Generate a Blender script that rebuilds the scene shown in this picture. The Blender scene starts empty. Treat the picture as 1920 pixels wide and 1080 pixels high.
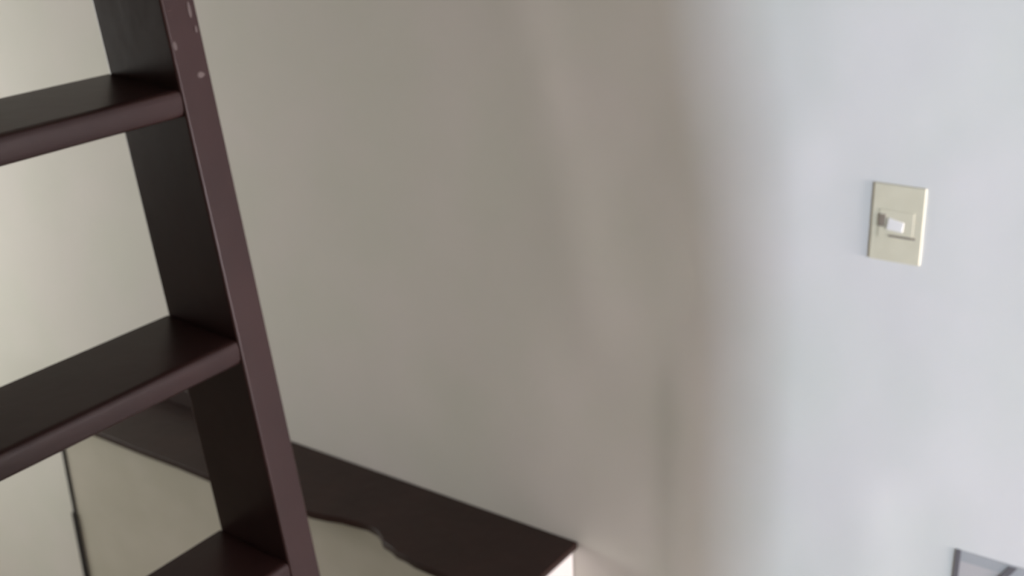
import bpy, bmesh, math, random
from mathutils import Vector, Matrix, noise

random.seed(7)
sc = bpy.context.scene
COL = sc.collection
CAMZ = 2.32                       # camera height above the floor

# ------------------------------------------------------------------ camera
R_ = Vector((0.82044809, 0.57075033, -0.03330154))
U_ = Vector((-0.18508322, 0.32026388, 0.92907225))
F_ = Vector((-0.54093358, 0.75609199, -0.3683962))
cam_d = bpy.data.cameras.new('camera')
cam = bpy.data.objects.new('camera', cam_d)
COL.objects.link(cam)
m = Matrix((R_, U_, -F_)).transposed().to_4x4()
m.translation = Vector((0, 0, CAMZ))
cam.matrix_world = m
cam_d.sensor_width = 36
cam_d.lens = 36 * 2252.95 / 1920
cam_d.clip_start = 0.02
cam_d.dof.use_dof = True
cam_d.dof.focus_distance = 0.8
cam_d.dof.aperture_fstop = 9.0
sc.camera = cam

# ------------------------------------------------------------------ light
w = bpy.data.worlds.new('world'); sc.world = w; w.use_nodes = True
bg = w.node_tree.nodes['Background']
bg.inputs[0].default_value = (1, 1, 1, 1); bg.inputs[1].default_value = 0.3


def area(name, loc, target, sx, sy, power, col):
    d = bpy.data.lights.new(name, 'AREA'); d.shape = 'RECTANGLE'
    d.size = sx; d.size_y = sy; d.energy = power; d.color = col
    o = bpy.data.objects.new(name, d); COL.objects.link(o)
    o.location = loc
    o.rotation_euler = (Vector(target) - Vector(loc)).to_track_quat('-Z', 'Z').to_euler()
    return o


# daylight entering by the window of the bright room to the right
area('daylight_right', (5.2, -2.95, CAMZ - 0.15), (0.2, 0.9, CAMZ - 0.6), 0.28, 1.6, 1440, (0.642, 0.771, 1.0))
# added lamp at an unseen right window, brightening box end and ladder fronts
area('end_fill', (3.12, 1.2, CAMZ - 0.7), (-1.0, 1.3, CAMZ - 0.9), 0.35, 1.2, 172, (1.0, 0.89, 0.93))
# warmer daylight entering by the window far to the left
area('daylight_left', (-4.22, 0.55, CAMZ - 0.75), (-2.0, 1.4, CAMZ - 0.6), 0.8, 1.0, 36, (1.0, 0.985, 0.93))
sc.view_settings.view_transform = 'Standard'
sc.view_settings.look = 'None'
sc.view_settings.gamma = 1.0
sc.view_settings.use_curve_mapping = False
sc.view_settings.exposure = 0.0


# ------------------------------------------------------------------ helpers
def lin(c):
    return tuple(((v / 255) / 12.92 if v / 255 <= .04045 else ((v / 255 + .055) / 1.055) ** 2.4) for v in c)


def mat(name, col, rough=0.6, var=None, scale=4.0, bump=0.0, bscale=60.0, spec=0.5, detail=4, coat=0.0):
    m = bpy.data.materials.new(name); m.use_nodes = True
    nt = m.node_tree; b = nt.nodes['Principled BSDF']
    b.inputs['Roughness'].default_value = rough
    b.inputs['Specular IOR Level'].default_value = spec
    b.inputs['Coat Weight'].default_value = coat
    tc = nt.nodes.new('ShaderNodeTexCoord')
    c = lin(col)
    if var:
        n = nt.nodes.new('ShaderNodeTexNoise'); n.inputs['Scale'].default_value = scale
        n.inputs['Detail'].default_value = detail
        nt.links.new(tc.outputs['Object'], n.inputs['Vector'])
        r = nt.nodes.new('ShaderNodeValToRGB')
        r.color_ramp.elements[0].position = 0.34; r.color_ramp.elements[1].position = 0.66
        r.color_ramp.elements[0].color = (*c, 1); r.color_ramp.elements[1].color = (*lin(var), 1)
        nt.links.new(n.outputs['Fac'], r.inputs['Fac'])
        nt.links.new(r.outputs['Color'], b.inputs['Base Color'])
    else:
        b.inputs['Base Color'].default_value = (*c, 1)
    if bump:
        n2 = nt.nodes.new('ShaderNodeTexNoise'); n2.inputs['Scale'].default_value = bscale
        nt.links.new(tc.outputs['Object'], n2.inputs['Vector'])
        bp = nt.nodes.new('ShaderNodeBump'); bp.inputs['Strength'].default_value = bump
        bp.inputs['Distance'].default_value = 0.004
        nt.links.new(n2.outputs['Fac'], bp.inputs['Height'])
        nt.links.new(bp.outputs['Normal'], b.inputs['Normal'])
    return m


M = {}
M['wall'] = mat('wall_paint', (226, 223, 217), 0.75, (222, 222, 213), 5.0, 0.12, 22, 0.25, 3)
M['ceiling'] = mat('ceiling_paint', (140, 132, 124), 0.8)
M['floor'] = mat('floor_tile', (178, 168, 155), 0.35, (160, 150, 138), 3.0)
M['brown'] = mat('brown_gloss_paint', (57, 37, 35), 0.34, (50, 32, 30), 7.0, 0.10, 30, 0.32, 4)
M['ledge'] = mat('ledge_brown_paint', (48, 30, 26), 0.42, (42, 26, 22), 12.0, 0.2, 35, 0.3, 4)
M['box'] = mat('cupboard_paint', (205, 201, 188), 0.55, (196, 193, 178), 6.0, 0.1, 30)
M['white'] = mat('white_plaster', (248, 245, 241), 0.6)
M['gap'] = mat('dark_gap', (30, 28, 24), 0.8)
M['scuff'] = mat('pale_scuff', (98, 86, 83), 0.6)
M['cream'] = mat('cream_plastic', (222, 215, 188), 0.6, (216, 209, 182), 30.0)
M['rocker'] = mat('white_plastic', (244, 240, 232), 0.3)
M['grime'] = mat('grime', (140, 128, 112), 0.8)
M['metal'] = mat('grey_metal', (176, 176, 176), 0.6, (168, 170, 168), 20.0)
M['darkmetal'] = mat('dark_metal', (108, 105, 106), 0.45)
M['pane'] = mat('pale_pane', (190, 188, 184), 0.45, (196, 190, 186), 6.0)
M['door'] = mat('door_paint', (214, 208, 196), 0.5)


def link(name, bm, m, parent=None, smooth=False, bevel=0.0, seg=2):
    me = bpy.data.meshes.new(name)
    bmesh.ops.recalc_face_normals(bm, faces=bm.faces)
    bm.to_mesh(me); bm.free()
    me.materials.append(M[m])
    o = bpy.data.objects.new(name, me); COL.objects.link(o)
    if parent: o.parent = parent
    if bevel:
        b = o.modifiers.new('bevel', 'BEVEL'); b.width = bevel; b.segments = seg; b.limit_method = 'ANGLE'
        smooth = True
    if smooth:
        for p in me.polygons: p.use_smooth = True
        if bevel:
            wn = o.modifiers.new('wn', 'WEIGHTED_NORMAL'); wn.keep_sharp = True
    return o


def box(bm, x0, x1, y0, y1, z0, z1):
    v = [bm.verts.new((x, y, z)) for z in (z0, z1) for y in (y0, y1) for x in (x0, x1)]
    for f in ((0, 1, 3, 2), (4, 6, 7, 5), (0, 4, 5, 1), (2, 3, 7, 6), (0, 2, 6, 4), (1, 5, 7, 3)):
        bm.faces.new([v[i] for i in f])
    return bm


def prism(bm, pts, axis, a, b):
    """extrude a closed outline along an axis ('y': pts are x,z; 'z': pts are x,y)"""
    def P(p, t): return (p[0], t, p[1]) if axis == 'y' else (p[0], p[1], t)
    A = [bm.verts.new(P(p, a)) for p in pts]; B = [bm.verts.new(P(p, b)) for p in pts]
    bm.faces.new(A); bm.faces.new(B[::-1])
    for i in range(len(pts)):
        j = (i + 1) % len(pts)
        bm.faces.new((A[i], B[i], B[j], A[j]))
    return bm


def B(*a): return box(bmesh.new(), *a)


def tag(o, label, cat, group=None, kind=None):
    if label: o['label'] = label
    if cat: o['category'] = cat
    if group: o['group'] = group
    if kind: o['kind'] = kind
    return o


def struct(name, bm, m, label, cat, **k):
    o = link(name, bm, m, **k); tag(o, label, cat, kind='structure'); return o


def root(name, loc, label, cat):
    o = bpy.data.objects.new(name, None); COL.objects.link(o); o.location = loc
    o.empty_display_size = 0.1
    return tag(o, label, cat)


# ------------------------------------------------------------------ room shell
W = 1.65
XL, XR, YF, H = -4.3, 3.2, -2.6, 3.5


def sstep(a, b, t):
    t = max(0, min(1, (t - a) / (b - a))); return t * t * (3 - 2 * t)


def relief(x, z):
    """slightly uneven plaster: a shallow swelling edge and soft waves"""
    zc = z - CAMZ
    h = 0.0
    # shallow vertical plaster edge, only on the lower part of the wall
    f = 1 - sstep(-0.98, -0.78, zc)
    h += 0.0036 * f * sstep(-0.888, -0.836, x)
    h -= 0.0036 * f * sstep(-0.83, -0.15, x)
    # slanting ridge higher up, shaped to imitate a soft shadow boundary
    xr = -1.15 + (-0.45 - zc) * 0.22
    g = sstep(-1.0, -0.8, zc) * (1 - sstep(-0.15, 0.3, zc))
    h += 0.0034 * g * math.exp(-((x - xr - 0.05) / 0.06) ** 2)
    h += 0.0035 * noise.noise(Vector((x * 3.1, z * 2.3, 0.3)))
    h += 0.0012 * noise.noise(Vector((x * 9, z * 8, 2.3)))
    # flat where the switch and the low panel are fixed
    h *= 1 - sstep(-0.66, -0.56, x) * (1 - sstep(-0.44, -0.34, x)) * sstep(-0.75, -0.65, zc) * (1 - sstep(-0.49, -0.40, zc))
    h *= 1 - sstep(-0.52, -0.40, x) * (1 - sstep(-1.05, -0.92, zc))
    return h


bm = bmesh.new()
xs = [XL + i * 0.1 for i in range(9)] + [-3.4 + i * 0.02 for i in range(190)]
xs = xs + [x for x in [0.5, 1, 1.6, 2.4, XR]]
zs = [0, .15] + [0.2 + i * 0.02 for i in range(122)] + [2.8, 3.0, 3.25, H]
grid = [[bm.verts.new((x, W - (relief(x, z) if 0 < z < H and XL < x < XR else 0), z)) for x in xs] for z in zs]
for j in range(len(zs) - 1):
    for i in range(len(xs) - 1):
        bm.faces.new((grid[j][i], grid[j][i + 1], grid[j + 1][i + 1], grid[j + 1][i]))
bk = [bm.verts.new(p) for p in ((XL, W + .12, 0), (XR, W + .12, 0), (XR, W + .12, H), (XL, W + .12, H))]
bm.faces.new(bk)
bm.faces.new([bk[3], bk[2]] + [grid[-1][i] for i in range(len(xs) - 1, -1, -1)])
bm.faces.new([bk[1], bk[0]] + [grid[0][i] for i in range(len(xs))])
bm.faces.new([bk[0], bk[3]] + [grid[j][0] for j in range(len(zs) - 1, -1, -1)])
bm.faces.new([bk[2], bk[1]] + [grid[j][-1] for j in range(len(zs))])
struct('wall_back', bm, 'wall', 'off-white plastered wall behind the wooden ladder', 'wall', smooth=True)

struct('floor', B(XL - .12, XR + .12, YF - .12, W, -0.08, 0), 'floor', 'beige tiled floor under the ladder', 'floor')
struct('ceiling', B(XL - .12, XR + .12, YF - .12, W, H, H + .08), 'ceiling', 'grey-beige ceiling above the room', 'ceiling')
struct('wall_front', B(XL, XR, YF - .12, YF, 0, H), 'wall', 'off-white wall behind the viewer', 'wall')


def holed_wall(x0, x1, ya, yb, holes):
    bm = bmesh.new(); y = ya
    for h0, h1, z0, z1 in holes:
        box(bm, x0, x1, y, h0, 0, H)
        box(bm, x0, x1, h0, h1, 0, z0); box(bm, x0, x1, h0, h1, z1, H)
        y = h1
    box(bm, x0, x1, y, yb, 0, H)
    return bm


WR = ((-1.60, -1.12, CAMZ - 1.4, CAMZ + .3), (0.98, 1.42, CAMZ - 1.4, CAMZ))
WL = ((0.0, 1.1, CAMZ - 1.4, CAMZ - .4),)
struct('wall_left', holed_wall(XL - .12, XL, YF, W, WL), 'wall', 'off-white left wall with a window opening', 'wall')
struct('wall_right', holed_wall(XR, XR + .12, YF, W, WR), 'wall', 'off-white right wall with two window openings', 'wall')
# unseen partition added beside the viewer; its sloped edge shapes the wall's shadow
pp = [(YF, 0), (0.868, 0), (0.868, CAMZ - .62), (0.857, CAMZ - .45), (0.831, CAMZ - .24), (0.815, CAMZ + .1), (0.80, CAMZ + .5),
      (0.79, H), (YF, H)]
bm = bmesh.new()
pa = [bm.verts.new((0.20, *p)) for p in pp]; pb = [bm.verts.new((0.32, *p)) for p in pp]
bm.faces.new(pa); bm.faces.new(pb[::-1])
for i in range(len(pp)):
    bm.faces.new((pa[i], pb[i], pb[(i + 1) % len(pp)], pa[(i + 1) % len(pp)]))
struct('shadow_partition', bm, 'wall', 'off-white unseen partition added to shadow the back wall', 'wall')


def window(name, x, y0, y1, z0, z1, label):
    r = link(name, B(x - .03, x + .03, y0, y0 + .04, z0, z1), 'door')
    tag(r, label, 'window', kind='structure')
    for a in ((y1 - .04, y1, z0, z1), (y0 + .04, y1 - .04, z0, z0 + .04), (y0 + .04, y1 - .04, z1 - .04, z1)):
        link('window_frame', B(x - .03, x + .03, *a), 'door', r)


window('window_1', XR + .06, *WR[0], 'painted frame of the window in the right wall behind the viewer')
window('added_window', XR + .06, *WR[1], 'painted frame of the narrow unseen window added in the right wall for the fill light')
window('window_3', XL - .06, *WL[0], 'painted frame of the window in the left wall')

# ------------------------------------------------------------------ low cupboard with brown top
LZ = CAMZ - 1.297            # top surface
TH = 0.016
XE = -1.046           # right end at the wall
XS = -3.35            # left end
YB = 1.462            # body front face
t = root('built_in_box', (-2.2, 1.55, 0),
         'beige box built along the wall with a dark brown painted top and white end face', 'built-in box')


def rel(p): return (p[0] + 2.2, p[1] - 1.55)


XS = -2.452
front = [(XS, 1.438), (-2.211, 1.442), (-2.06, 1.4415), (-1.95, 1.444), (-1.85, 1.442),
         (-1.70, 1.447), (-1.62, 1.450), (-1.556, 1.453), (-1.52, 1.461), (-1.492, 1.470), (-1.45, 1.476),
         (-1.43, 1.479), (-1.40, 1.474), (-1.383, 1.465), (-1.365, 1.450), (-1.343, 1.446), (-1.32, 1.437),
         (-1.297, 1.436), (-1.27, 1.430), (-1.241, 1.429), (-1.15, 1.428), (XE - .012, 1.430), (XE, 1.442)]
out = [rel(p) for p in front + [(XE, W - .002), (XS, W - .002)]]
link('top', prism(bmesh.new(), out, 'z', LZ - TH, LZ), 'ledge', t, bevel=0.003)
X0 = XE - .010
o = link('upstand', B(XS + 2.2, -1.93 + 2.2, W - .014 - 1.55, W - .002 - 1.55, LZ, LZ + .045), 'ledge', t, bevel=0.002)
o['label'] = 'low dark brown strip against the wall'
fy = 1.484
link('body', B(-2.435 + 2.2, X0 - .012 + 2.2, fy - 1.55, W - .004 - 1.55, 0, LZ - TH), 'box', t, bevel=0.002)
o = link('end_face', B(X0 - .012 + 2.2, X0 + 2.2, 1.450 - 1.55, W - .004 - 1.55, 0, LZ - TH), 'white', t, bevel=0.002)
o['label'] = 'white painted end face'
# solid strip painted dark as the shaded gap at the box's left end
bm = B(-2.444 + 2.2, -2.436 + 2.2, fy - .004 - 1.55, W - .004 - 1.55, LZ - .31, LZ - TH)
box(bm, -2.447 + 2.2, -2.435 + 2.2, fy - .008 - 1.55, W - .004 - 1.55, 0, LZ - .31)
o = link('gap_shade', bm, 'gap', t)
o['label'] = 'thin strip painted blackish as the shaded gap at the left end'

# ------------------------------------------------------------------ ladder stair
SC = 1.1
lx, ly = -0.9715 * SC, 0.7935 * SC
zt1 = CAMZ - 0.2505 * SC
tan = math.tan(0.1393)
DEP, TW, RISE, TT, TILT = 0.1115 * SC, 0.0429 * SC, 0.27 * SC, 0.0300 * SC, 0.0567
WID = 0.56
lad = root('wooden_ladder', (lx + zt1 * tan, ly - WID / 2, 0),
           'steep dark brown painted wooden ladder stair with flat open treads', 'ladder')
# local frame: origin on the floor at the stringers' front edge; x of the front edge at height z is -z*tan


def fx(z): return -z * tan


TOPZ = 3.49


def stringer(y0, y1):
    pts = [(fx(0), 0), (fx(TOPZ), TOPZ), (fx(TOPZ) - DEP, TOPZ), (fx(0) - DEP, 0)]
    return link('stringer', prism(bmesh.new(), pts, 'y', y0, y1), 'brown', lad, bevel=0.0035, seg=3)


s1 = stringer(WID / 2, WID / 2 + TW)
s2 = stringer(-WID / 2 - TW, -WID / 2)
k0 = int(zt1 / RISE)
for k in range(-4, 9):
    z = zt1 - k * RISE
    if z < 0.1 or z > TOPZ - .05: continue
    zb = z + TILT * DEP
    x0 = fx(z) + 0.001; x1 = fx(zb) - DEP
    # rounded nosing at the front
    r = TT * 0.28
    pts = [(x1, zb), (x1, zb - TT)]
    pts += [(x0 - r, z - TT), (x0 - r * .3, z - TT + r * .3), (x0, z - TT + r), (x0, z - r), (x0 - r * .3, z - r * .3), (x0 - r, z)]
    link('tread', prism(bmesh.new(), pts, 'y', -WID / 2, WID / 2), 'brown', lad, bevel=0.0015)
# pale scuffs of worn paint on the far stringer's front edge
for zc, yy, sz, sx in ((-0.208, 0.005, .005, .0032), (-0.176, 0.033, .009, .0028), (-0.241, 0.029, .0035, .0060), (-0.196, 0.036, .004, .002)):
    z = CAMZ + zc * SC
    bm = bmesh.new()
    n = 10
    ring = [bm.verts.new((fx(z + sz * math.sin(a)) + .0006, WID / 2 + yy * SC + sx * math.cos(a) * random.uniform(.7, 1.1), z + sz * math.sin(a)))
            for a in [2 * math.pi * i / n for i in range(n)]]
    ring2 = [bm.verts.new(v.co - Vector((.0008, 0, 0))) for v in ring]
    bm.faces.new(ring); bm.faces.new(ring2[::-1])
    for i in range(n): bm.faces.new((ring[i], ring2[i], ring2[(i + 1) % n], ring[(i + 1) % n]))
    o = link('scuff', bm, 'scuff', lad); o['label'] = 'pale worn paint scuff'

# ------------------------------------------------------------------ light switch
sx0, sx1, sz0, sz1 = -0.533, -0.459, -0.626 + CAMZ, -0.5105 + CAMZ
cx, cz = (sx0 + sx1) / 2, (sz0 + sz1) / 2
sw = root('light_switch', (cx, W, cz), 'cream plastic light switch with white rocker on the bright wall', 'switch')
hw, hh = (sx1 - sx0) / 2, (sz1 - sz0) / 2
link('plate', B(-hw, hw, -0.0040, 0.004, -hh, hh), 'cream', sw, bevel=0.0016, seg=3)
link('rocker_frame', B(-.026, .024, -0.0050, -0.0036, -.022, .020), 'cream', sw, bevel=0.001)
bm = prism(bmesh.new(), [(-.014, -.009), (.009, -.011), (.011, .004), (-.012, .009)], 'y', -0.0070, -0.0038)
o = link('rocker', bm, 'rocker', sw, bevel=0.001); o['label'] = 'white rocker'
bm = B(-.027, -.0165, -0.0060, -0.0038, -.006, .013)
o = link('dirt_spot', bm, 'grime', sw, bevel=0.002); o['label'] = 'dingy brown mark beside the rocker'  # finger dirt beside the rocker, a thin raised patch
bm = B(-.010, .028, -0.0060, -0.0038, -.0195, -.0165)
o = link('groove', bm, 'grime', sw); o['label'] = 'darker line below the rocker'

# ------------------------------------------------------------------ grey framed panel at lower right
fr = root('grey_framed_panel', (-0.363, W, CAMZ - 1.07),
          'grey metal framed pale panel mounted low on the wall at bottom right', 'panel')
Wd, Hd = 0.42, 0.40
link('frame_side', B(0, .008, -.0026, .002, -Hd, 0), 'darkmetal', fr)
link('frame_side', B(Wd - .008, Wd, -.0026, .002, -Hd, 0), 'darkmetal', fr)
link('frame_rail', B(.008, Wd - .008, -.0022, .002, -.018, 0), 'metal', fr)
link('frame_rail', B(.008, Wd - .008, -.0022, .002, -Hd, -Hd + .018), 'metal', fr)
link('pane', B(.008, Wd - .008, -.0012, .001, -Hd + .018, -.018), 'pane', fr)
# dark slanting bar crossing the panel
pts = [(.079, -.002), (.090, -.002), (.090 - .048, -.002 - .085), (.079 - .048, -.002 - .085)]
link('slanting_bar', prism(bmesh.new(), pts, 'y', -.0036, -.001), 'darkmetal', fr)
